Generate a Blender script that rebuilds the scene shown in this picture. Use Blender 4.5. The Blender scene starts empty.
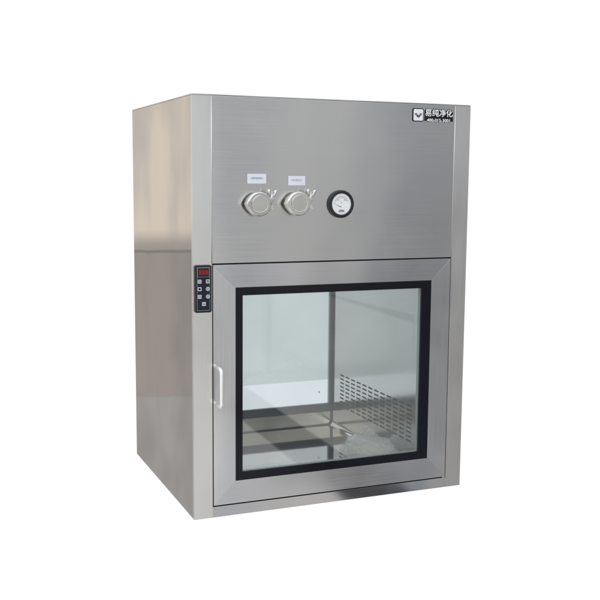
import bpy, bmesh, math, random
from mathutils import Vector, Matrix, noise
random.seed(4)
S = bpy.context.scene
C = S.collection

# ---------------------------------------------------------------- dimensions (metres)
W, H, D = 0.80, 1.088, 0.653
SL, SR = 0.050, 0.7507            # stile inner edges
ZB, ZT = 0.0303, 0.6648           # door gap bottom / top
GX0, GX1, GZ0, GZ1 = 0.1126, 0.6889, 0.0926, 0.6031      # black border outside
VX0, VX1, VZ0, VZ1 = 0.1323, 0.6575, 0.1150, 0.5820      # clear glass
CX0, CX1, CZ0, CZ1, CY0, CY1 = 0.126, 0.673, 0.042, 0.612, 0.030, 0.623   # chamber

# ---------------------------------------------------------------- materials
def newmat(name):
    m = bpy.data.materials.new(name); m.use_nodes = True
    nt = m.node_tree; nt.nodes.clear()
    return m, nt
def nd(nt, t, **kw):
    n = nt.nodes.new(t)
    for k, v in kw.items(): setattr(n, k, v)
    return n
def mathn(nt, op, a, b=None, c=None):
    n = nd(nt, 'ShaderNodeMath', operation=op)
    for i, v in enumerate((a, b, c)):
        if v is None: continue
        if isinstance(v, (int, float)): n.inputs[i].default_value = v
        else: nt.links.new(v, n.inputs[i])
    return n.outputs[0]

def steel(name, col, rough, aniso=0.0, blur=(0, 0, 1), grain=(3, 3, 260), amp=0.05, smudge=0.05, bump=0.0):
    """brushed stainless sheet; blur = direction the reflection is smeared in (across the grain)"""
    m, nt = newmat(name)
    L = nt.links.new
    tc = nd(nt, 'ShaderNodeTexCoord')
    mp = nd(nt, 'ShaderNodeMapping'); mp.inputs['Scale'].default_value = grain
    L(tc.outputs['Object'], mp.inputs[0])
    n1 = nd(nt, 'ShaderNodeTexNoise'); n1.inputs['Scale'].default_value = 1.0
    n1.inputs['Detail'].default_value = 5; n1.inputs['Roughness'].default_value = 0.65
    L(mp.outputs[0], n1.inputs['Vector'])
    n2 = nd(nt, 'ShaderNodeTexNoise'); n2.inputs['Scale'].default_value = 5.5
    n2.inputs['Detail'].default_value = 4; n2.inputs['Distortion'].default_value = 0.6
    L(tc.outputs['Object'], n2.inputs['Vector'])
    # colour varies slightly along the grain
    k = mathn(nt, 'MULTIPLY_ADD', n1.outputs[0], 2*amp, 1-amp)
    k2 = mathn(nt, 'MULTIPLY_ADD', n2.outputs[0], smudge, 1-smudge/2)
    kk = mathn(nt, 'MULTIPLY', k, k2)
    vm = nd(nt, 'ShaderNodeVectorMath', operation='SCALE')
    vm.inputs[0].default_value = col; L(kk, vm.inputs['Scale'])
    q = min(1.0, rough/0.15)
    r1 = mathn(nt, 'MULTIPLY_ADD', n1.outputs[0], 0.10*q, rough-0.05*q)
    r2 = mathn(nt, 'MULTIPLY_ADD', n2.outputs[0], 0.12*q, -0.06*q)
    rr = mathn(nt, 'MAXIMUM', mathn(nt, 'ADD', r1, r2), 0.02)
    b = nd(nt, 'ShaderNodeBsdfPrincipled')
    b.inputs['Metallic'].default_value = 1
    L(vm.outputs[0], b.inputs['Base Color']); L(rr, b.inputs['Roughness'])
    if aniso:
        b.inputs['Anisotropic'].default_value = aniso
        cx = nd(nt, 'ShaderNodeCombineXYZ')
        for i in range(3): cx.inputs[i].default_value = blur[i]+(0.05, 0.03, 0.04)[i]
        L(cx.outputs[0], b.inputs['Tangent'])
    if bump:
        n3 = nd(nt, 'ShaderNodeTexNoise'); n3.inputs['Scale'].default_value = 2.2
        n3.inputs['Detail'].default_value = 2
        L(tc.outputs['Object'], n3.inputs['Vector'])
        bp = nd(nt, 'ShaderNodeBump'); bp.inputs['Strength'].default_value = 1.0
        bp.inputs['Distance'].default_value = bump
        L(n3.outputs[0], bp.inputs['Height']); L(bp.outputs[0], b.inputs['Normal'])
    o = nd(nt, 'ShaderNodeOutputMaterial'); L(b.outputs[0], o.inputs[0])
    return m

def plain(name, col, rough=0.5, metal=0.0, coat=0.0, emit=None, estr=0.0, spec=0.5):
    m, nt = newmat(name)
    L = nt.links.new
    b = nd(nt, 'ShaderNodeBsdfPrincipled')
    tc = nd(nt, 'ShaderNodeTexCoord')
    n = nd(nt, 'ShaderNodeTexNoise'); n.inputs['Scale'].default_value = 40; n.inputs['Detail'].default_value = 3
    L(tc.outputs['Object'], n.inputs['Vector'])
    k = mathn(nt, 'MULTIPLY_ADD', n.outputs[0], 0.12, 0.94)
    vm = nd(nt, 'ShaderNodeVectorMath', operation='SCALE'); vm.inputs[0].default_value = col; L(k, vm.inputs['Scale'])
    L(vm.outputs[0], b.inputs['Base Color'])
    L(mathn(nt, 'MULTIPLY_ADD', n.outputs[0], 0.1, max(rough-0.05, 0)), b.inputs['Roughness'])
    b.inputs['Metallic'].default_value = metal
    b.inputs['Coat Weight'].default_value = coat
    b.inputs['Specular IOR Level'].default_value = spec
    if emit:
        b.inputs['Emission Color'].default_value = (*emit, 1); b.inputs['Emission Strength'].default_value = estr
    o = nd(nt, 'ShaderNodeOutputMaterial'); L(b.outputs[0], o.inputs[0])
    return m

def pane_mat(name, tint, ior=1.5, dust=0.0):
    """clear sheet: transmits with a tint, reflects by Fresnel"""
    m, nt = newmat(name); L = nt.links.new
    t = nd(nt, 'ShaderNodeBsdfTransparent'); t.inputs[0].default_value = (*tint, 1)
    g = nd(nt, 'ShaderNodeBsdfGlossy'); g.inputs['Roughness'].default_value = 0.0; g.inputs[0].default_value = (1, 1, 1, 1)
    # same air-to-glass Fresnel on the entry and the exit face of the sheet
    f = nd(nt, 'ShaderNodeFresnel'); ge = nd(nt, 'ShaderNodeNewGeometry')
    L(mathn(nt, 'MULTIPLY_ADD', ge.outputs['Backfacing'], 1/ior-ior, ior), f.inputs[0])
    mx = nd(nt, 'ShaderNodeMixShader'); L(f.outputs[0], mx.inputs[0]); L(t.outputs[0], mx.inputs[1]); L(g.outputs[0], mx.inputs[2])
    out = mx.outputs[0]
    if dust:
        tc = nd(nt, 'ShaderNodeTexCoord'); n = nd(nt, 'ShaderNodeTexNoise'); n.inputs['Scale'].default_value = 4; n.inputs['Detail'].default_value = 4
        L(tc.outputs['Object'], n.inputs['Vector'])
        d = nd(nt, 'ShaderNodeBsdfDiffuse'); d.inputs[0].default_value = (0.75, 0.78, 0.78, 1)
        m2 = nd(nt, 'ShaderNodeMixShader')
        L(mathn(nt, 'MULTIPLY', n.outputs[0], dust), m2.inputs[0]); L(out, m2.inputs[1]); L(d.outputs[0], m2.inputs[2]); out = m2.outputs[0]
    o = nd(nt, 'ShaderNodeOutputMaterial'); L(out, o.inputs[0])
    return m

def film_mat():
    m, nt = newmat('tinted_film'); L = nt.links.new
    t = nd(nt, 'ShaderNodeBsdfTransparent'); t.inputs[0].default_value = (0.825, 0.845, 0.83, 1)
    o = nd(nt, 'ShaderNodeOutputMaterial'); L(t.outputs[0], o.inputs[0])
    return m

M = {
 'panel':  steel('steel_panel', (0.62, 0.617, 0.61), 0.20, 0.75, (0, 0, 1), (4, 4, 300), 0.06, 0.09, 0.004),
 'stile':  steel('steel_stile', (0.71, 0.705, 0.695), 0.20, 0.5, (1, 0, 0), (300, 4, 4), 0.05, 0.07, 0.006),
 'rail':   steel('steel_rail', (0.60, 0.595, 0.60), 0.07, 0.3, (0, 0, 1), (4, 4, 300), 0.06, 0.08, 0.006),
 'door_h': steel('steel_door_rail', (0.64, 0.64, 0.65), 0.13, 0.5, (0, 0, 1), (4, 4, 300), 0.06, 0.09, 0.006),
 'door_v': steel('steel_door_stile', (0.66, 0.66, 0.67), 0.14, 0.5, (1, 0, 0), (300, 4, 4), 0.06, 0.09, 0.006),
 'side':   steel('steel_side', (0.64, 0.63, 0.62), 0.018, 0.0, (0, 1, 0), (4, 90, 1.5), 0.05, 0.14, 0.0009),
 'inner':  steel('steel_inner', (0.76, 0.76, 0.74), 0.13, 0.0, (0, 0, 1), (4, 3, 200), 0.04, 0.08),
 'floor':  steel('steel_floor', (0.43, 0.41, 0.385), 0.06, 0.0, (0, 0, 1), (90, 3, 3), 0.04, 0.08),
 'lining': steel('steel_lining', (0.76, 0.75, 0.73), 0.30),
 'strip':  steel('steel_strip', (0.68, 0.645, 0.59), 0.22),
 'cast':   steel('polished_cast_steel', (0.62, 0.61, 0.59), 0.09, 0, grain=(30, 30, 30), amp=0.08, smudge=0.1),
 'cap':    steel('satin_cap_steel', (0.62, 0.61, 0.58), 0.28, 0, grain=(60, 60, 60), amp=0.08, smudge=0.1),
 'wing':   steel('wing_steel', (0.68, 0.67, 0.66), 0.08, 0, grain=(30, 30, 30), amp=0.05, smudge=0.1),
 'white_metal': plain('satin_handle', (0.80, 0.80, 0.80), 0.28, 0.55),
 'black':  plain('black_gloss_border', (0.004, 0.0045, 0.008), 0.12, spec=0.3),
 'rear_black': plain('rear_border', (0.040, 0.058, 0.080), 0.3),
 'rubber': plain('black_rubber', (0.012, 0.012, 0.014), 0.6),
 'duct':   plain('dark_duct', (0.075, 0.085, 0.09), 0.7),
 'bezel':  plain('black_plastic', (0.010, 0.012, 0.017), 0.35, spec=0.35),
 'white':  plain('white_face', (0.74, 0.77, 0.80), 0.4),
 'bright': plain('white_print', (0.88, 0.89, 0.90), 0.4),
 'paper':  plain('paper', (0.70, 0.73, 0.80), 0.6),
 'blue_ink': plain('blue_ink', (0.08, 0.10, 0.36), 0.6),
 'grey_ink': plain('grey_ink', (0.12, 0.14, 0.22), 0.6),
 'ink':    plain('black_ink', (0.008, 0.010, 0.014), 0.5, spec=0.2),
 'keyfoil': plain('keypad_foil', (0.008, 0.012, 0.024), 0.4, spec=0.25),
 'line':   plain('grey_print', (0.22, 0.24, 0.25), 0.5),
 'key':    plain('key_print', (0.60, 0.64, 0.66), 0.5),
 'led_back': plain('led_window', (0.035, 0.004, 0.007), 0.3, spec=0.25, emit=(0.5, 0.02, 0.03), estr=0.05),
 'led':    plain('led_digit', (0.25, 0.02, 0.03), 0.4, emit=(1.0, 0.06, 0.09), estr=0.16),
 'alu':    plain('spacer_bar', (0.42, 0.46, 0.46), 0.45, 0.6),
 'pane':   pane_mat('glass_pane', (0.98, 0.987, 0.985), 1.58, 0.03),
 'rear_pane': pane_mat('rear_glass_pane', (0.905, 0.945, 0.975), 1.55, 0.03),
 'film':   film_mat(),
}

# ---------------------------------------------------------------- mesh helpers
def obj(name, bm, mat, parent=None, smooth=False, bevel=0.0, segs=2):
    me = bpy.data.meshes.new(name)
    bmesh.ops.recalc_face_normals(bm, faces=bm.faces)
    bm.to_mesh(me); bm.free()
    for x in (mat if isinstance(mat, (list, tuple)) else [mat]): me.materials.append(M[x])
    if smooth:
        for p in me.polygons: p.use_smooth = True
    o = bpy.data.objects.new(name, me); C.objects.link(o)
    if parent is not None: o.parent = parent
    if bevel:
        b = o.modifiers.new('bevel', 'BEVEL'); b.width = bevel; b.segments = segs; b.limit_method = 'ANGLE'
        b.angle_limit = math.radians(50); b.harden_normals = False
    return o
def thing(name, label, cat, loc=(0, 0, 0)):
    o = bpy.data.objects.new(name, None); C.objects.link(o); o.location = loc
    o['label'] = label; o['category'] = cat; o.empty_display_size = 0.05
    return o
def holder(name, parent):
    o = bpy.data.objects.new(name, None); C.objects.link(o); o.parent = parent; return o
def box(bm, x0, x1, y0, y1, z0, z1, mi=0):
    v = [bm.verts.new((x, y, z)) for x in (x0, x1) for y in (y0, y1) for z in (z0, z1)]
    for f in ((0,1,3,2), (4,6,7,5), (0,4,5,1), (2,3,7,6), (0,2,6,4), (1,5,7,3)):
        bm.faces.new([v[i] for i in f]).material_index = mi
def mk_box(name, mat, parent, *a, bevel=0.0):
    bm = bmesh.new(); box(bm, *a); return obj(name, bm, mat, parent, bevel=bevel)
def prism(bm, pts, y0, y1, mi=0):
    """polygon in x,z extruded from y0 (front) to y1"""
    a = [bm.verts.new((x, y0, z)) for x, z in pts]; b = [bm.verts.new((x, y1, z)) for x, z in pts]
    n = len(pts)
    bm.faces.new(a).material_index = mi; bm.faces.new(b[::-1]).material_index = mi
    for i in range(n):
        bm.faces.new((a[i], b[i], b[(i+1) % n], a[(i+1) % n])).material_index = mi
def ring_frame(bm, outer, inner, y0, y1, mi=0):
    """rectangular frame (x0,x1,z0,z1) made of four mitred pieces sharing edges"""
    def c(r): x0, x1, z0, z1 = r; return [(x0, z0), (x1, z0), (x1, z1), (x0, z1)]
    O, I = c(outer), c(inner)
    vo = [[bm.verts.new((x, y, z)) for x, z in O] for y in (y0, y1)]
    vi = [[bm.verts.new((x, y, z)) for x, z in I] for y in (y0, y1)]
    for i in range(4):
        j = (i+1) % 4
        for f in ((vo[0][i], vo[0][j], vi[0][j], vi[0][i]), (vo[1][j], vo[1][i], vi[1][i], vi[1][j]),
                  (vo[0][j], vo[0][i], vo[1][i], vo[1][j]), (vi[0][i], vi[0][j], vi[1][j], vi[1][i])):
            bm.faces.new(f).material_index = mi
def circle(cx, cz, r, n=40, a0=0.0):
    return [(cx+r*math.cos(a0+2*math.pi*i/n), cz+r*math.sin(a0+2*math.pi*i/n)) for i in range(n)]
def lathe(bm, cx, cz, prof, n=48, mi=0):
    """profile of (radius, y), first and last capped if radius > 0"""
    rings = []
    for r, y in prof:
        if r < 1e-6: rings.append([bm.verts.new((cx, y, cz))])
        else: rings.append([bm.verts.new((cx+r*math.cos(2*math.pi*i/n), y, cz+r*math.sin(2*math.pi*i/n))) for i in range(n)])
    for a, b in zip(rings, rings[1:]):
        for i in range(n):
            j = (i+1) % n
            if len(a) == 1: f = (a[0], b[i], b[j])
            elif len(b) == 1: f = (a[i], b[0], a[j])
            else: f = (a[i], b[i], b[j], a[j])
            bm.faces.new(f).material_index = mi
    for r in (rings[0], rings[-1]):
        if len(r) > 1: bm.faces.new(r).material_index = mi
def tube(bm, pts, r, n=12, mi=0, radii=None):
    rings = []
    pts = [Vector(p) for p in pts]
    t0 = (pts[1]-pts[0]).normalized()
    ref = Vector((0.3, 0.5, 0.81)) if abs(t0.z) < 0.8 else Vector((1, 0.2, 0))
    u = t0.cross(ref).normalized()
    for i, p in enumerate(pts):
        t = (pts[min(i+1, len(pts)-1)]-pts[max(i-1, 0)]).normalized()
        u = (u-t*u.dot(t)).normalized(); w = t.cross(u)
        rr = radii[i] if radii else r
        rings.append([bm.verts.new(p+rr*(math.cos(2*math.pi*k/n)*u+math.sin(2*math.pi*k/n)*w)) for k in range(n)])
    for a, b in zip(rings, rings[1:]):
        for k in range(n): bm.faces.new((a[k], a[(k+1) % n], b[(k+1) % n], b[k])).material_index = mi
    bm.faces.new(rings[0][::-1]).material_index = mi; bm.faces.new(rings[-1]).material_index = mi
def text_mesh(txt, size, x, z, y, depth=0.0002, offset=0.0, sx=1.0, align='CENTER'):
    """text facing -Y as a temporary mesh, returned as bmesh in world coordinates"""
    cu = bpy.data.curves.new('t', 'FONT'); cu.body = txt; cu.size = size; cu.align_x = align; cu.align_y = 'CENTER'
    cu.extrude = depth; cu.offset = offset; cu.resolution_u = 3
    o = bpy.data.objects.new('t', cu); C.objects.link(o)
    dg = bpy.context.evaluated_depsgraph_get(); dg.update()
    me = bpy.data.meshes.new_from_object(o.evaluated_get(dg))
    bm = bmesh.new(); bm.from_mesh(me)
    for v in bm.verts: v.co = Vector((x+v.co.x*sx, y-v.co.z, z+v.co.y))
    bpy.data.objects.remove(o); bpy.data.curves.remove(cu); bpy.data.meshes.remove(me)
    return bm

# ================================================================ THE CABINET
cab = thing('transfer_cabinet', 'stainless steel pass-through clean cabinet with a big black-bordered glass door and two round test ports', 'cabinet')
cab.location = (0, 0, 0)

# outer shell
mk_box('side_panel', 'side', cab, 0.0, 0.011, 0.0121, D, 0.0, H-0.0042)
mk_box('side_panel', 'side', cab, W-0.011, W, 0.0121, D, 0.0, H-0.0042)
mk_box('top_panel', 'side', cab, 0.0, W, 0.0, D, H-0.004, H, bevel=0.0012)
mk_box('base_panel', 'lining', cab, 0.0125, W-0.0125, 0.0125, D-0.0125, 0.001, 0.004)
bm = bmesh.new()
ring_frame(bm, (0.0125, W-0.0125, 0.001, H-0.0045), (CX0+0.004, CX1-0.004, 0.046, CZ1), D-0.012, D-0.001)
obj('back_panel', bm, 'lining', cab)
for x0, x1 in ((0.0, SL), (SR, W)):
    mk_box('front_stile', 'stile', cab, x0, x1, 0.0, 0.012, 0.0, H-0.0041)
mk_box('bottom_rail', 'rail', cab, SL+0.0001, SR-0.0001, 0.0, 0.012, 0.0, ZB-0.002, bevel=0.0003)
for x in (SL-0.0002, SR+0.0002):
    bm = bmesh.new(); tube(bm, [(x, 0.0006, ZT+0.0015), (x, 0.0006, H-0.0045)], 0.0013, 16)
    obj('folded_edge', bm, 'cap', cab, smooth=True)
mk_box('upper_panel', 'panel', cab, SL+0.0002, SR-0.0002, -0.0002, 0.012, ZT+0.0015, H-0.0043, bevel=0.0006)
# dark seal visible in the gap round the door
bm = bmesh.new()
ring_frame(bm, (SL-0.01, SR+0.01, 0.012, ZT+0.02), (GX0, GX1, GZ0, GZ1), 0.0125, 0.0165)
obj('door_seal', bm, 'rubber', cab)

# chamber lining ------------------------------------------------
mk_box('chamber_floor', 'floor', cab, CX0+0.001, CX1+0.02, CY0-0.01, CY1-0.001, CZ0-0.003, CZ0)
mk_box('chamber_ceiling', 'lining', cab, CX0-0.003, CX1+0.04, CY0-0.01, D-0.013, CZ1+0.001, CZ1+0.004)
mk_box('chamber_wall', 'inner', cab, CX0-0.003, CX0, CY0-0.01, CY1-0.001, CZ0+0.0005, CZ1)
# right-hand wall with the perforated return-air grid (real holes)
bm = bmesh.new()
NX, NZ = 12, 9
py0, py1, pz0, pz1 = 0.062, 0.562, 0.118, 0.2350
cy, cz = (py1-py0)/NX, (pz1-pz0)/NZ
def quad(y0, y1, z0, z1):
    bm.faces.new([bm.verts.new((CX1, y, z)) for y, z in ((y0, z0), (y1, z0), (y1, z1), (y0, z1))])
quad(CY0-0.01, py0, CZ0, CZ1); quad(py1, CY1-0.001, CZ0, CZ1)
quad(py0, py1, CZ0, pz0); quad(py0, py1, pz1, CZ1)
hl, hr = 0.0154, 0.0026           # slot half length, end radius
ca = math.atan2(cz/2, cy/2)
kk = hl-hr
sp = [(kk+hr*math.cos(math.radians(a)), hr*math.sin(math.radians(a))) for a in range(-90, 91, 22)]
sp += [(-y, -z) for y, z in sp]
angs = sorted([math.atan2(z, y) % (2*math.pi) for y, z in sp] + [ca, math.pi-ca, math.pi+ca, 2*math.pi-ca])
def slot_pt(a):
    c, s = math.cos(a), math.sin(a)
    t = hr/abs(s) if abs(s) > 1e-6 else 1e9
    if abs(t*c) <= hl-hr: return t*c, t*s
    k = hl-hr
    b = abs(c)*k; disc = max(b*b-(k*k-hr*hr), 0)
    t = b+math.sqrt(disc); return t*c, t*s
def cell_pt(a):
    c, s = math.cos(a), math.sin(a)
    t = min(cy/2/max(abs(c), 1e-9), cz/2/max(abs(s), 1e-9)); return t*c, t*s
for i in range(NX):
    for k in range(NZ):
        yc, zc = py0+(i+.5)*cy, pz0+(k+.5)*cz
        a = [bm.verts.new((CX1, yc+cell_pt(t)[0], zc+cell_pt(t)[1])) for t in angs]
        b = [bm.verts.new((CX1, yc+slot_pt(t)[0], zc+slot_pt(t)[1])) for t in angs]
        c = [bm.verts.new((CX1+0.0015, v.co.y, v.co.z)) for v in b]
        n = len(angs)
        for q in range(n):
            r = (q+1) % n
            bm.faces.new((a[q], a[r], b[r], b[q])); bm.faces.new((b[q], b[r], c[r], c[q]))
obj('perforated_wall', bm, 'inner', cab)
mk_box('air_duct', 'duct', cab, CX1+0.018, CX1+0.022, CY0-0.005, CY1, 0.10, 0.30)
# coved corner between the floor and the perforated wall
bm = bmesh.new(); rc = 0.016; prev = None
for i in range(9):
    a = math.pi/2*i/8
    x, z = CX1-0.0004-rc+rc*math.sin(a), CZ0+0.0004+rc-rc*math.cos(a)
    cur = [bm.verts.new((x, CY0-0.008, z)), bm.verts.new((x, CY1-0.002, z))]
    if prev: bm.faces.new((prev[0], prev[1], cur[1], cur[0]))
    prev = cur
obj('corner_cove', bm, 'cast', cab, smooth=True)

# rear door -------------------------------------------------------
rear = holder('rear_door', cab)
bm = bmesh.new()
ring_frame(bm, (CX0-0.02, CX1+0.012, CZ0-0.004, CZ1+0.0), (0.128, CX1-0.0005, 0.0885, 0.596), CY1, CY1+0.012)
obj('door_frame', bm, 'strip', rear)
pts = [(CX0+0.002, CY1-0.0018, CZ0+0.0022), (0.40, CY1-0.0018, CZ0+0.0022)]
for i in range(9):
    a = math.pi/2*i/8
    pts.append((CX1-0.019+0.016*math.sin(a), CY1-0.0018, CZ0+0.0182-0.016*math.cos(a)))
pts.append((CX1-0.003, CY1-0.0018, CZ0+0.05)); pts.append((CX1-0.003, CY1-0.0018, 0.575))
bm = bmesh.new(); tube(bm, pts, 0.0016, 10); obj('door_seal', bm, 'rear_black', rear, smooth=True)
bm = bmesh.new()
ring_frame(bm, (0.1285, CX1-0.0012, 0.089, 0.5955), (0.146, 0.6640, 0.117, 0.574), CY1-0.0015, CY1+0.010)
obj('glass_border', bm, 'rear_black', rear)
mk_box('glass_pane', 'rear_pane', rear, 0.1455, 0.6645, CY1+0.004, CY1+0.008, 0.1165, 0.5745)
mk_box('tinted_film', 'film', rear, 0.1465, 0.6635, CY1+0.0093, CY1+0.0097, 0.1985, 0.5735)
for (x, z) in ((0.627, 0.158),):
    bm = bmesh.new(); lathe(bm, x, z, [(0.0, CY1+0.0005), (0.0024, CY1+0.0008), (0.0026, CY1+0.0038)], 20)
    obj('latch_dot', bm, 'alu', rear)

# front door ------------------------------------------------------
door = holder('front_door', cab)
dx0, dx1, dz0, dz1 = SL+0.0027, SR-0.0022, ZB+0.0015, ZT-0.0022
y0, y1 = -0.0008, 0.0118
g = 0.00008
def rail(name, pts, mat):
    bm = bmesh.new(); prism(bm, pts, y0, y1); obj(name, bm, mat, door, bevel=0.0003)
rail('door_rail', [(dx0+g, dz1), (dx1-g, dz1), (GX1-g, GZ1+g), (GX0+g, GZ1+g)], 'door_h')
rail('door_rail', [(dx0+g, dz0), (GX0+g, GZ0-g), (GX1-g, GZ0-g), (dx1-g, dz0)], 'door_h')
rail('door_stile', [(dx0, dz0+g), (dx0, dz1-g), (GX0, GZ1-g), (GX0, GZ0+g)], 'door_v')
rail('door_stile', [(dx1, dz0+g), (GX1, GZ0+g), (GX1, GZ1-g), (dx1, dz1-g)], 'door_v')
bm = bmesh.new()
ring_frame(bm, (GX0+0.0004, GX1-0.0004, GZ0+0.0004, GZ1-0.0004), (VX0, VX1, VZ0, VZ1), -0.0004, 0.0030)
obj('glass_border', bm, 'black', door, bevel=0.0005)
mk_box('glass_pane', 'pane', door, VX0-0.006, VX1+0.006, 0.0036, 0.0066, VZ0-0.006, VZ1+0.006)
mk_box('glass_pane', 'pane', door, VX0-0.006, VX1+0.006, 0.0186, 0.0216, VZ0-0.006, VZ1+0.006)
bm = bmesh.new()
ring_frame(bm, (VX0-0.006, VX1+0.006, VZ0-0.006, VZ1+0.006), (VX0-0.0004, VX1+0.0004, VZ0-0.0004, VZ1+0.0004), 0.0068, 0.0184)
obj('spacer_bar', bm, 'alu', door)
bm = bmesh.new()
ring_frame(bm, (GX0-0.02, GX1+0.02, 0.05, GZ1+0.01), (VX0-0.0065, VX1+0.0065, VZ0-0.0065, VZ1+0.0065), 0.017, 0.0225)
obj('inner_frame', bm, 'rubber', door)
mk_box('glass_stamp', 'line', door, 0.6475, 0.6515, 0.0031, 0.0034, 0.5640, 0.5690)
# hinge pin at the lower right corner of the door
bm = bmesh.new(); box(bm, SR-0.0105, SR-0.0035, -0.0020, -0.0010, ZB-0.0010, ZB+0.0025)
obj('hinge_tab', bm, 'cap', door, bevel=0.0006)
# bent-rod handle
hx, hy, ht, hb = 0.0620, -0.040, 0.3990, 0.3010
pts = [(hx, -0.0012, ht)]
rb = 0.013
for i in range(9):
    a = math.pi/2*i/8
    pts.append((hx, hy+rb-rb*math.sin(a), ht-rb+rb*math.cos(a)))
rb = 0.009
for i in range(9):
    a = math.pi/2*i/8
    pts.append((hx, hy+rb-rb*math.cos(a), hb+rb-rb*math.sin(a)))
pts.append((hx, -0.0012, hb))
bm = bmesh.new(); tube(bm, pts, 0.0047, 20)
obj('handle', bm, 'white_metal', door, smooth=True)
# test ports -------------------------------------------------------
def test_port(cx, cz):
    p = holder('test_port', cab)
    p.location = (cx*0.08, 0, cz*0.08); p.scale = (0.92, 0.92, 0.92)
    # ferrule stub + flange
    bm = bmesh.new()
    lathe(bm, cx, cz, [(0.0215, -0.0009), (0.0215, -0.017), (0.0255, -0.020)], 48)
    obj('ferrule', bm, 'cast', p)
    # clamp: two half rings with a V-groove profile, nose hinge at the left, ear at the right
    bm = bmesh.new()
    R0, R1 = 0.0262, 0.0335
    ya, yb = -0.0400, -0.0170
    n = 60; rings = []
    for i in range(n):
        a = 2*math.pi*i/n
        # pointed nose to the left
        dl = abs(math.atan2(math.sin(a-math.pi), math.cos(a-math.pi)))
        k = max(0.0, 1-dl/0.62)
        Ro = R1+0.0050*k**1.3
        prof = [(R0, yb), (Ro-0.0022, yb), (Ro, yb-0.0035), (Ro, ya+0.0035), (Ro-0.0026, ya), (R0-0.0030, ya)]
        rings.append([bm.verts.new((cx+r*math.cos(a), y, cz+r*math.sin(a))) for r, y in prof])
    for i in range(n):
        a, b = rings[i], rings[(i+1) % n]
        for k in range(6):
            bm.faces.new((a[k], a[(k+1) % 6], b[(k+1) % 6], b[k]))
    obj('clamp_ring', bm, 'cast', p, bevel=0.0005)
    # hinge plates and pin
    bm = bmesh.new()
    for s in (-1, 1):
        prism(bm, [(cx-0.0385, cz+s*0.0012), (cx-0.036, cz+s*0.006), (cx-0.0255, cz+s*0.013), (cx-0.0240, cz+s*0.0065), (cx-0.031, cz+s*0.0012)], -0.0425, -0.0402)
    tube(bm, [(cx-0.0350, -0.0436, cz), (cx-0.0350, -0.0150, cz)], 0.0026, 14)
    obj('hinge', bm, 'wing', p, bevel=0.0004)
    # blind cap, domed rim
    bm = bmesh.new()
    lathe(bm, cx, cz, [(0.0250, -0.030), (0.0250, -0.0412), (0.0240, -0.0434), (0.0226, -0.0438), (0.0218, -0.0430), (0.0, -0.0430)], 56)
    obj('blind_cap', bm, 'cap', p)
    # ears for the swing bolt
    bm = bmesh.new()
    ex = cx+0.0385
    prism(bm, [(cx+0.0300, cz+0.0145), (cx+0.0340, cz+0.0185), (ex+0.0040, cz+0.0160), (ex+0.0055, cz+0.0115), (ex+0.0035, cz+0.0075), (cx+0.0330, cz+0.0060)], -0.0345, -0.0225)
    prism(bm, [(cx+0.0330, cz-0.0030), (ex+0.0035, cz-0.0050), (ex+0.0050, cz-0.0090), (ex+0.0035, cz-0.0140), (cx+0.0330, cz-0.0150), (cx+0.0295, cz-0.0120)], -0.0345, -0.0225)
    obj('clamp_ear', bm, 'cast', p, bevel=0.0012)
    # swing bolt with eye and nut collar
    bm = bmesh.new()
    tube(bm, [(ex, -0.0285, cz-0.0180), (ex-0.0004, -0.0285, cz+0.034)], 0.0028, 14)
    lathe(bm, ex, cz-0.0120, [(0.0042, -0.0365), (0.0042, -0.0205)], 20)
    tube(bm, [(ex, -0.0285, cz+0.0165), (ex, -0.0285, cz+0.0190), (ex, -0.0285, cz+0.0250), (ex, -0.0285, cz+0.0262)], 0.005, 16, radii=[0.0056, 0.0060, 0.0046, 0.0036])
    obj('swing_bolt', bm, 'wing', p, smooth=False)
    # wing nut
    bm = bmesh.new()
    for s, lift in ((-1, 0.0), (1, -0.002)):
        tube(bm, [(ex+s*0.003, -0.0285, cz+0.0215), (ex+s*0.0058, -0.0300, cz+0.0265+lift), (ex+s*0.0088, -0.0312, cz+0.0325+lift), (ex+s*0.0098, -0.032, cz+0.0375+lift), (ex+s*0.0092, -0.032, cz+0.0405+lift)],
             0.003, 14, radii=[0.0036, 0.0036, 0.0046, 0.0048, 0.0024])
    obj('wing_nut', bm, 'wing', p, smooth=True)
test_port(0.1660, 0.8165)
test_port(0.2735, 0.8175)

# stickers above the ports -----------------------------------------
def sticker(x0, x1, z0, z1, txt, size, ink, sx):
    s = mk_box('label_sticker', 'paper', cab, x0, x1, -0.0011, -0.00085, z0, z1)
    bmt = text_mesh(txt, size, (x0+x1)/2, (z0+z1)/2+0.001, -0.0012, 0.00005, 0.0, sx)
    obj('printed_text', bmt, ink, s)
sticker(0.1438, 0.1950, 0.8680, 0.8925, '上游浓度检测口', 0.0060, 'blue_ink', 0.86)
sticker(0.2558, 0.3035, 0.8640, 0.8880, 'PAO发尘口', 0.0066, 'grey_ink', 0.85)

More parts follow.
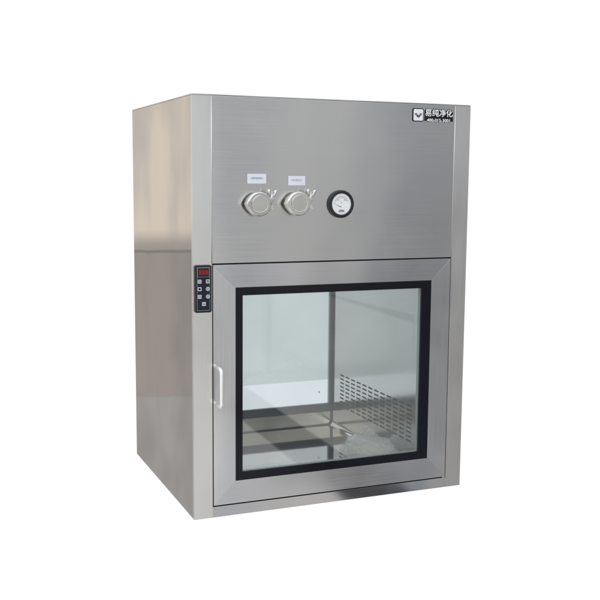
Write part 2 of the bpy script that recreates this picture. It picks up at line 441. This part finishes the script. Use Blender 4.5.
# pressure gauge -----------------------------------------------------
gx, gz = 0.4050, 0.8155
gauge = holder('pressure_gauge', cab)
bm = bmesh.new()
lathe(bm, gx, gz, [(0.0350, -0.0008), (0.0365, -0.0022), (0.0365, -0.0080), (0.0348, -0.0105), (0.0306, -0.0115), (0.0284, -0.0105), (0.0275, -0.0070)], 64)
obj('bezel', bm, 'bezel', gauge, smooth=False, bevel=0.0003)
bm = bmesh.new(); prism(bm, circle(gx, gz, 0.0278, 64), -0.00795, -0.0070)
obj('dial_face', bm, 'white', gauge)
bm = bmesh.new()
def arc(bm, r0, r1, a0, a1, y, n=28):
    for i in range(n):
        a, b = a0+(a1-a0)*i/n, a0+(a1-a0)*(i+1)/n
        vs = [bm.verts.new((gx+r*math.cos(t), y, gz+r*math.sin(t))) for r, t in ((r0, a), (r1, a), (r1, b), (r0, b))]
        bm.faces.new(vs)
arc(bm, 0.0200, 0.0206, math.radians(20), math.radians(160), -0.0082)
arc(bm, 0.0160, 0.0163, math.radians(28), math.radians(152), -0.0082)
for i in range(31):
    t = math.radians(25+130*i/30); l = 0.0032 if i % 5 == 0 else 0.0018
    arc(bm, 0.0172, 0.0172+l, t-0.010, t+0.010, -0.0083, 1)
obj('scale_marks', bm, 'line', gauge)
bmt = text_mesh('0', 0.0055, gx-0.0195, gz+0.0025, -0.0083, 0.00004)
for s, x, z in (('30', gx-0.009, gz+0.0105), ('60', gx+0.009, gz+0.0105), ('Pa', gx, gz+0.004)):
    b2 = text_mesh(s, 0.0050, x, z, -0.0083, 0.00004); me = bpy.data.meshes.new('x'); b2.to_mesh(me); b2.free(); bmt.from_mesh(me)
obj('scale_text', bmt, 'line', gauge)
bm = bmesh.new()
a = math.radians(158); u = Vector((math.cos(a), 0, math.sin(a))); w = Vector((-u.z, 0, u.x)); c0 = Vector((gx, -0.0088, gz-0.008))
bm.faces.new([bm.verts.new(c0+p) for p in (w*0.0007, u*0.019+w*0.0002, u*0.019-w*0.0002, -w*0.0007)])
obj('needle', bm, 'ink', gauge)
bm = bmesh.new(); prism(bm, [(gx-0.0085, gz-0.020), (gx+0.0085, gz-0.020), (gx+0.0075, gz-0.0165), (gx+0.004, gz-0.0150), (gx-0.004, gz-0.0150), (gx-0.0075, gz-0.0165)], -0.0096, -0.0084)
obj('dial_plate', bm, 'line', gauge)

# control panel ---------------------------------------------------------
cp = holder('control_panel', cab)
px0, px1, pz0_, pz1_ = 0.0030, 0.0470, 0.5430, 0.6635
def rrect(x0, x1, z0, z1, r, n=5):
    pts = []
    for cx, cz, a0 in ((x1-r, z0+r, -90), (x1-r, z1-r, 0), (x0+r, z1-r, 90), (x0+r, z0+r, 180)):
        for i in range(n+1):
            a = math.radians(a0+90*i/n); pts.append((cx+r*math.cos(a), cz+r*math.sin(a)))
    return pts
bm = bmesh.new(); prism(bm, rrect(px0, px1, pz0_, pz1_, 0.005), -0.0075, -0.0002)
obj('panel_housing', bm, 'bezel', cp, bevel=0.0012)
bm = bmesh.new(); prism(bm, rrect(px0+0.0045, px1-0.0045, pz0_+0.0045, pz1_-0.0045, 0.002), -0.0079, -0.0076)
obj('key_foil', bm, 'keyfoil', cp)
def outline(bm, x0, x1, z0, z1, t, y):
    ring_frame(bm, (x0, x1, z0, z1), (x0+t, x1-t, z0+t, z1-t), y, y+0.0001)
bm = bmesh.new(); outline(bm, px0+0.0052, px1-0.0052, pz0_+0.0055, pz1_-0.0050, 0.0009, -0.0082)
outline(bm, px0+0.0064, px1-0.0064, 0.6335, 0.6570, 0.0008, -0.00825)
obj('printed_outline', bm, 'line', cp)
mk_box('red_display', 'led_back', cp, px0+0.0080, px1-0.0080, -0.0083, -0.0080, 0.6365, 0.6545)
def seg_digit(bm, cx, cz, w, h, segs, y):
    t = 0.0012
    R = {'a': (cx-w/2, cx+w/2, cz+h/2-t, cz+h/2), 'd': (cx-w/2, cx+w/2, cz-h/2, cz-h/2+t), 'g': (cx-w/2, cx+w/2, cz-t/2, cz+t/2),
         'b': (cx+w/2-t, cx+w/2, cz+t, cz+h/2-t*1.2), 'c': (cx+w/2-t, cx+w/2, cz-h/2+t*1.2, cz-t),
         'f': (cx-w/2, cx-w/2+t, cz+t, cz+h/2-t*1.2), 'e': (cx-w/2, cx-w/2+t, cz-h/2+t*1.2, cz-t)}
    for s in segs: box(bm, R[s][0], R[s][1], y, y+0.0001, R[s][2], R[s][3])
bm = bmesh.new()
for i in range(3): seg_digit(bm, 0.0165+0.0085*i, 0.6455, 0.0055, 0.0100, 'abcdefg', -0.0085)
obj('red_digits', bm, 'led', cp)
keys = [(0.0150, 0.6225, 'grid'), (0.0365, 0.6225, 'check'), (0.0150, 0.6035, 'square'), (0.0365, 0.6035, 'round'),
        (0.0150, 0.5840, 'grid'), (0.0365, 0.5840, 'plus'), (0.0260, 0.5655, 'up')]
for kx, kz, kind in keys:
    bm = bmesh.new(); hw = 0.0047
    if kind in ('round', 'plus'):
        c1, c2 = circle(kx, kz, hw+0.0004, 20), circle(kx, kz, hw-0.0013, 20)
        a = [bm.verts.new((x, -0.0083, z)) for x, z in c1]; b = [bm.verts.new((x, -0.0083, z)) for x, z in c2]
        for i in range(20): bm.faces.new((a[i], a[(i+1) % 20], b[(i+1) % 20], b[i]))
    else: outline(bm, kx-hw, kx+hw, kz-hw, kz+hw, 0.0017, -0.0083)
    t = 0.0006
    if kind in ('plus', 'grid', 'round', 'up'):
        box(bm, kx-t, kx+t, -0.0085, -0.0084, kz-0.0028, kz+0.0028)
    if kind in ('plus', 'grid', 'round'):
        box(bm, kx-0.0028, kx+0.0028, -0.0088, -0.0087, kz-t, kz+t)
    if kind == 'up': prism(bm, [(kx-0.0026, kz), (kx+0.0026, kz), (kx, kz+0.0032)], -0.0088, -0.0087)
    if kind == 'check': prism(bm, [(kx-0.003, kz+0.001), (kx-0.0005, kz-0.0028), (kx+0.003, kz+0.0026), (kx-0.0005, kz-0.0008)], -0.0088, -0.0087)
    obj('key', bm, 'key', cp)

# maker's badge ----------------------------------------------------------
badge = holder('maker_badge', cab)
bx0, bx1, bz0, bz1 = 0.6165, 0.6510, 1.0375, 1.0730
bm = bmesh.new(); prism(bm, rrect(bx0, bx1, bz0, bz1, 0.004), -0.0012, -0.0008); obj('emblem_back', bm, 'ink', badge)
bm = bmesh.new(); prism(bm, rrect(bx0+0.0032, bx1-0.0022, bz0+0.0024, bz1-0.0024, 0.003), -0.0016, -0.0013); obj('emblem_plate', bm, 'white', badge)
bm = bmesh.new()
ex, ez = (bx0+bx1)/2+0.0005, (bz0+bz1)/2-0.0005
for s in (-1, 1):
    prism(bm, [(ex+s*0.0012, ez-0.0072), (ex+s*0.0048, ez-0.0040), (ex+s*0.0024, ez+0.0022), (ex+s*0.0002, ez-0.0022)], -0.0020, -0.0017)
    for k in range(3):
        o = 0.0030*k
        prism(bm, [(ex+s*(0.0040+o), ez+0.0046-0.0003*k), (ex+s*(0.0062+o), ez+0.0050), (ex+s*(0.0060+o*0.62), ez-0.0026+0.0016*k), (ex+s*(0.0050+o*0.62), ez-0.0034+0.0016*k)], -0.0020, -0.0017)
obj('emblem_mark', bm, 'ink', badge)
tx, tz = 0.6985, 1.0605
bmt = text_mesh('易纯净化', 0.0212, tx, tz, -0.0010, 0.0002, 0.0016, 1.04)
b2 = text_mesh('400-015-3001', 0.0118, tx, 1.0420, -0.0010, 0.0002, 0.0009, 1.12)
me = bpy.data.meshes.new('x'); b2.to_mesh(me); b2.free(); bmt.from_mesh(me)
box(bmt, 0.6540, 0.7435, -0.0011, -0.0007, 1.0400, 1.0680)
obj('black_backing', bmt, 'ink', badge)
bmt = text_mesh('易纯净化', 0.0212, tx, tz, -0.0017, 0.0002, 0.00015, 1.04)
b2 = text_mesh('400-015-3001', 0.0118, tx, 1.0420, -0.0017, 0.0002, 0.0001, 1.12)
me = bpy.data.meshes.new('x'); b2.to_mesh(me); b2.free(); bmt.from_mesh(me)
obj('white_lettering', bmt, 'bright', badge)

# ================================================================ PLASTIC BAG
def bag_mat():
    m, nt = newmat('bag_plastic'); L = nt.links.new
    t = nd(nt, 'ShaderNodeBsdfTransparent'); t.inputs[0].default_value = (0.97, 0.98, 0.98, 1)
    d = nd(nt, 'ShaderNodeBsdfDiffuse'); d.inputs[0].default_value = (0.93, 0.95, 0.96, 1)
    tl = nd(nt, 'ShaderNodeBsdfTranslucent'); tl.inputs[0].default_value = (0.90, 0.92, 0.92, 1)
    g = nd(nt, 'ShaderNodeBsdfGlossy'); g.inputs['Roughness'].default_value = 0.07
    tc = nd(nt, 'ShaderNodeTexCoord'); w = nd(nt, 'ShaderNodeTexNoise'); w.inputs['Scale'].default_value = 18; w.inputs['Detail'].default_value = 2
    L(tc.outputs['Object'], w.inputs['Vector'])
    va = nd(nt, 'ShaderNodeVectorMath', operation='MULTIPLY_ADD'); L(w.outputs['Color'], va.inputs[0]); va.inputs[1].default_value = (0.03, 0.03, 0.03); L(tc.outputs['Object'], va.inputs[2])
    vo = nd(nt, 'ShaderNodeTexVoronoi', feature='DISTANCE_TO_EDGE'); vo.inputs['Scale'].default_value = 42; L(va.outputs[0], vo.inputs['Vector'])
    bp = nd(nt, 'ShaderNodeBump'); bp.inputs['Strength'].default_value = 1.0; bp.inputs['Distance'].default_value = 0.008; L(vo.outputs['Distance'], bp.inputs['Height'])
    for q in (d, tl, g): L(bp.outputs[0], q.inputs['Normal'])
    a = nd(nt, 'ShaderNodeMixShader'); a.inputs[0].default_value = 0.35; L(d.outputs[0], a.inputs[1]); L(tl.outputs[0], a.inputs[2])
    lw = nd(nt, 'ShaderNodeLayerWeight'); lw.inputs[0].default_value = 0.35
    b = nd(nt, 'ShaderNodeMixShader'); L(mathn(nt, 'MULTIPLY_ADD', lw.outputs['Facing'], 0.60, 0.34), b.inputs[0]); L(t.outputs[0], b.inputs[1]); L(a.outputs[0], b.inputs[2])
    fr = nd(nt, 'ShaderNodeFresnel'); ge = nd(nt, 'ShaderNodeNewGeometry')
    L(mathn(nt, 'MULTIPLY_ADD', ge.outputs['Backfacing'], 1/1.5-1.5, 1.5), fr.inputs[0])
    c = nd(nt, 'ShaderNodeMixShader'); L(fr.outputs[0], c.inputs[0]); L(b.outputs[0], c.inputs[1]); L(g.outputs[0], c.inputs[2])
    o = nd(nt, 'ShaderNodeOutputMaterial'); L(c.outputs[0], o.inputs[0]); return m
def filling_mat():
    m, nt = newmat('bag_filling'); L = nt.links.new
    tc = nd(nt, 'ShaderNodeTexCoord'); v = nd(nt, 'ShaderNodeTexVoronoi'); v.inputs['Scale'].default_value = 90
    L(tc.outputs['Object'], v.inputs['Vector'])
    cr = nd(nt, 'ShaderNodeValToRGB'); L(v.outputs['Color'], cr.inputs[0])
    cr.color_ramp.elements[0].color = (0.62, 0.57, 0.47, 1); cr.color_ramp.elements[1].color = (0.86, 0.84, 0.78, 1)
    p = nd(nt, 'ShaderNodeBsdfPrincipled'); p.inputs['Roughness'].default_value = 0.7; L(cr.outputs[0], p.inputs['Base Color'])
    bp = nd(nt, 'ShaderNodeBump'); bp.inputs['Strength'].default_value = 0.6; bp.inputs['Distance'].default_value = 0.003
    L(v.outputs['Distance'], bp.inputs['Height']); L(bp.outputs[0], p.inputs['Normal'])
    o = nd(nt, 'ShaderNodeOutputMaterial'); L(p.outputs[0], o.inputs[0]); return m
M['bag'] = bag_mat(); M['filling'] = filling_mat()
bag = thing('plastic_bag', 'crumpled clear plastic bag with pale filling lying on the cabinet floor behind the glass', 'bag', (0.594, 0.168, CZ0))
def blob(rx, ry, rz, amp, fr, seed, z0=0.0, crumple=True):
    bm = bmesh.new(); bmesh.ops.create_icosphere(bm, subdivisions=5, radius=1.0)
    for v in bm.verts:
        p = v.co.copy()
        q = p*fr+Vector((seed, seed*1.7, -seed))
        n = noise.noise(q)*amp + noise.noise(q*2.3)*amp*0.5
        if crumple:
            n += (abs(noise.noise(q*3.1))-0.2)*amp*0.9 + (abs(noise.noise(q*6.3))-0.2)*amp*0.45
        p *= 1+n
        z = p.z*rz+rz*0.72
        v.co = Vector((p.x*rx, p.y*ry, max(z, 0.0008+0.0005*noise.noise(q*4))+z0))
    return bm
bm = blob(0.060, 0.092, 0.036, 0.10, 1.6, 3.1, 0.0016, False); obj('filling', bm, 'filling', bag, smooth=True)
bm = blob(0.077, 0.110, 0.046, 0.15, 1.3, 7.7)
obj('bag_skin', bm, 'bag', bag, smooth=True)
# gathered, twisted neck with a flared crumpled mouth
bm = bmesh.new(); n = 40; rings = []
for k in range(15):
    t = k/14
    z = 0.062+0.034*t
    r = 0.030*(1-t)**1.2+0.006+0.012*max(0, t-0.5)*2
    ring = []
    for i in range(n):
        a = 2*math.pi*i/n
        rr = r*(1+0.20*math.sin(5*a+2.2*t)+0.40*noise.noise(Vector((math.cos(a)*2, math.sin(a)*2, t*3))))
        zz = z+(0.014*noise.noise(Vector((math.cos(a)*1.5, math.sin(a)*1.5, 9)))*t)
        ring.append(bm.verts.new((0.004+0.012*t+rr*math.cos(a), 0.038+rr*math.sin(a)*0.8, zz)))
    rings.append(ring)
for a, b in zip(rings, rings[1:]):
    for i in range(n): bm.faces.new((a[i], a[(i+1) % n], b[(i+1) % n], b[i]))
obj('bag_neck', bm, 'bag', bag, smooth=True)

# ================================================================ LIGHT: surroundings as a procedural environment
wd = bpy.data.worlds.new('World'); S.world = wd; wd.use_nodes = True
nt = wd.node_tree; nt.nodes.clear(); L = nt.links.new
tc = nd(nt, 'ShaderNodeTexCoord')
sep = nd(nt, 'ShaderNodeSeparateXYZ'); L(tc.outputs['Generated'], sep.inputs[0])
X, Y, Z = sep.outputs
az = mathn(nt, 'ARCTAN2', X, Y)                        # 0 = straight behind the cabinet, + = right
el = mathn(nt, 'ARCSINE', Z)
def sstep(v, a, b):
    n = nd(nt, 'ShaderNodeMapRange', interpolation_type='SMOOTHSTEP'); n.inputs['From Min'].default_value = a; n.inputs['From Max'].default_value = b
    L(v, n.inputs['Value']); return n.outputs[0]
def mixc(f, a, b):
    n = nd(nt, 'ShaderNodeMix', data_type='RGBA')
    if isinstance(f, (int, float)): n.inputs[0].default_value = f
    else: L(f, n.inputs[0])
    for i, v in ((6, a), (7, b)):
        if isinstance(v, tuple): n.inputs[i].default_value = (*v, 1)
        else: L(v, n.inputs[i])
    return n.outputs[2]
def dotn(v):
    n = nd(nt, 'ShaderNodeVectorMath', operation='DOT_PRODUCT'); L(tc.outputs['Generated'], n.inputs[0]); n.inputs[1].default_value = v
    return n.outputs['Value']
R = math.radians
# the yard in front of the cabinet (behind the photographer): overcast sky, paved ground, two dark bands added for the glass to reflect
sky = mixc(sstep(el, R(-4), R(40)), (0.56, 0.57, 0.59), (0.86, 0.88, 0.92))
ground = mixc(sstep(el, R(-55), R(-8)), (0.46, 0.455, 0.455), (0.60, 0.60, 0.60))
front = mixc(sstep(el, R(-7), R(-2)), ground, sky)
front = mixc(mathn(nt, 'MULTIPLY', mathn(nt, 'MULTIPLY', sstep(dotn((0.598, 0.0245, 0.8011)), 0.002, -0.002), sstep(dotn((0.6528, 0.0222, 0.7572)), -0.002, 0.002)), sstep(el, R(-11), R(-13))), front, (0.05, 0.05, 0.06))
front = mixc(mathn(nt, 'MULTIPLY', mathn(nt, 'MULTIPLY', sstep(dotn((0.2591, -0.009, 0.9658)), 0.002, -0.002), sstep(dotn((0.3183, 0.0184, 0.9478)), -0.002, 0.002)), sstep(az, R(170), R(150))), front, (0.12, 0.11, 0.11))
# upright bands added to shape the steel's reflections: brighter left, darker right
fx = mathn(nt, 'ARCTAN2', X, mathn(nt, 'MULTIPLY', Y, -1.0))    # 0 = straight in front, + = right
t = nd(nt, 'ShaderNodeMapRange'); L(fx, t.inputs['Value']); t.inputs['From Min'].default_value = R(-40); t.inputs['From Max'].default_value = R(60)
cr = nd(nt, 'ShaderNodeValToRGB'); L(t.outputs[0], cr.inputs[0]); cr.color_ramp.interpolation = 'EASE'
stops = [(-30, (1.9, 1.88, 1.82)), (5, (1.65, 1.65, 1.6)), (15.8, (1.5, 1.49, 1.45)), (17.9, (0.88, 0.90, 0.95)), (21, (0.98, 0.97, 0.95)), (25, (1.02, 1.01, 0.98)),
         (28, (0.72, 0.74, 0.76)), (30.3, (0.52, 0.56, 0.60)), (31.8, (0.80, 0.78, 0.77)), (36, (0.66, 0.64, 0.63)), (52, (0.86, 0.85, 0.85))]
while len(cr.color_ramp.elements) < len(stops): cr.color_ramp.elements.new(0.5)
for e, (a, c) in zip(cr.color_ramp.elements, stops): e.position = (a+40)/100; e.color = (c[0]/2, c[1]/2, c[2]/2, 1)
pn = nd(nt, 'ShaderNodeTexNoise'); pn.inputs['Scale'].default_value = 7; pn.inputs['Detail'].default_value = 3; L(tc.outputs['Generated'], pn.inputs['Vector'])
patch = mathn(nt, 'MULTIPLY_ADD', sstep(pn.outputs[0], 0.38, 0.60), 0.9, 1.5)
vs = nd(nt, 'ShaderNodeVectorMath', operation='MULTIPLY'); L(front, vs.inputs[0]); L(cr.outputs[0], vs.inputs[1])
v2 = nd(nt, 'ShaderNodeVectorMath', operation='SCALE'); L(vs.outputs[0], v2.inputs[0]); L(patch, v2.inputs['Scale']); front = v2.outputs[0]
# beige wall off to the left, with paving below it
wl = nd(nt, 'ShaderNodeTexNoise'); wl.inputs['Scale'].default_value = 5
mpn = nd(nt, 'ShaderNodeMapping'); mpn.inputs['Scale'].default_value = (7, 7, 1.1); L(tc.outputs['Generated'], mpn.inputs[0]); L(mpn.outputs[0], wl.inputs['Vector'])
wall = mixc(sstep(wl.outputs[0], 0.35, 0.65), (0.88, 0.78, 0.66), (0.66, 0.60, 0.55))
wall = mixc(sstep(el, R(-4.1), R(-2.9)), (0.47, 0.43, 0.39), wall)
wall = mixc(sstep(el, R(-4.25), R(-4.15)), mixc(sstep(wl.outputs[0], 0.35, 0.65), (0.43, 0.39, 0.365), (0.37, 0.345, 0.33)), wall)
wall = mixc(sstep(el, R(-12.95), R(-12.8)), mixc(sstep(wl.outputs[0], 0.35, 0.65), (0.46, 0.45, 0.43), (0.39, 0.375, 0.36)), wall)
wall = mixc(mathn(nt, 'MULTIPLY', sstep(el, R(-4.42), R(-4.36)), sstep(el, R(-4.20), R(-4.24))), wall, (0.32, 0.295, 0.275))
wall = mixc(sstep(az, R(-17.5), R(-21)), wall, mixc(sstep(el, R(-25), R(0)), (0.70, 0.70, 0.68), (0.86, 0.87, 0.86)))  # pale sector added beyond the beige wall to brighten the chamber's right wall
# white backdrop behind the cabinet
env = mixc(sstep(az, R(-11), R(-10)), wall, (1.03, 1.03, 1.03))
env = mixc(sstep(Y, 0.12, 0.02), env, front)
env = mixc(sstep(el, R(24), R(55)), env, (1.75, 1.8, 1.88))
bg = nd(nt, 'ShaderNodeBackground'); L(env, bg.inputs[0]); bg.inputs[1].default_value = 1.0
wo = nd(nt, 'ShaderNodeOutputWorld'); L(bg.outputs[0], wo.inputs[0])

# ================================================================ CAMERA
cam = bpy.data.cameras.new('Camera'); co = bpy.data.objects.new('Camera', cam); C.objects.link(co); S.camera = co
yaw, pitch, roll, f = 0.395088, -0.125366, 0.008035, 960.878
cyw, syw = math.cos(yaw), math.sin(yaw)
fw = Vector((syw*math.cos(pitch), cyw*math.cos(pitch), math.sin(pitch)))
r = Vector((cyw, -syw, 0)); u = r.cross(fw)
r2 = r*math.cos(roll)+u*math.sin(roll); u2 = -r*math.sin(roll)+u*math.cos(roll)
co.matrix_world = Matrix(((r2.x, u2.x, -fw.x, -0.6758), (r2.y, u2.y, -fw.y, -2.32069), (r2.z, u2.z, -fw.z, 0.880646), (0, 0, 0, 1)))
cam.sensor_width = 36; cam.lens = f/600*36; cam.clip_start = 0.05; cam.clip_end = 200

S.render.engine = 'CYCLES'
S.cycles.max_bounces = 16; S.cycles.transparent_max_bounces = 24; S.cycles.glossy_bounces = 8
S.view_settings.view_transform = 'Standard'; S.view_settings.look = 'None'
S.view_settings.exposure = 0; S.view_settings.gamma = 1
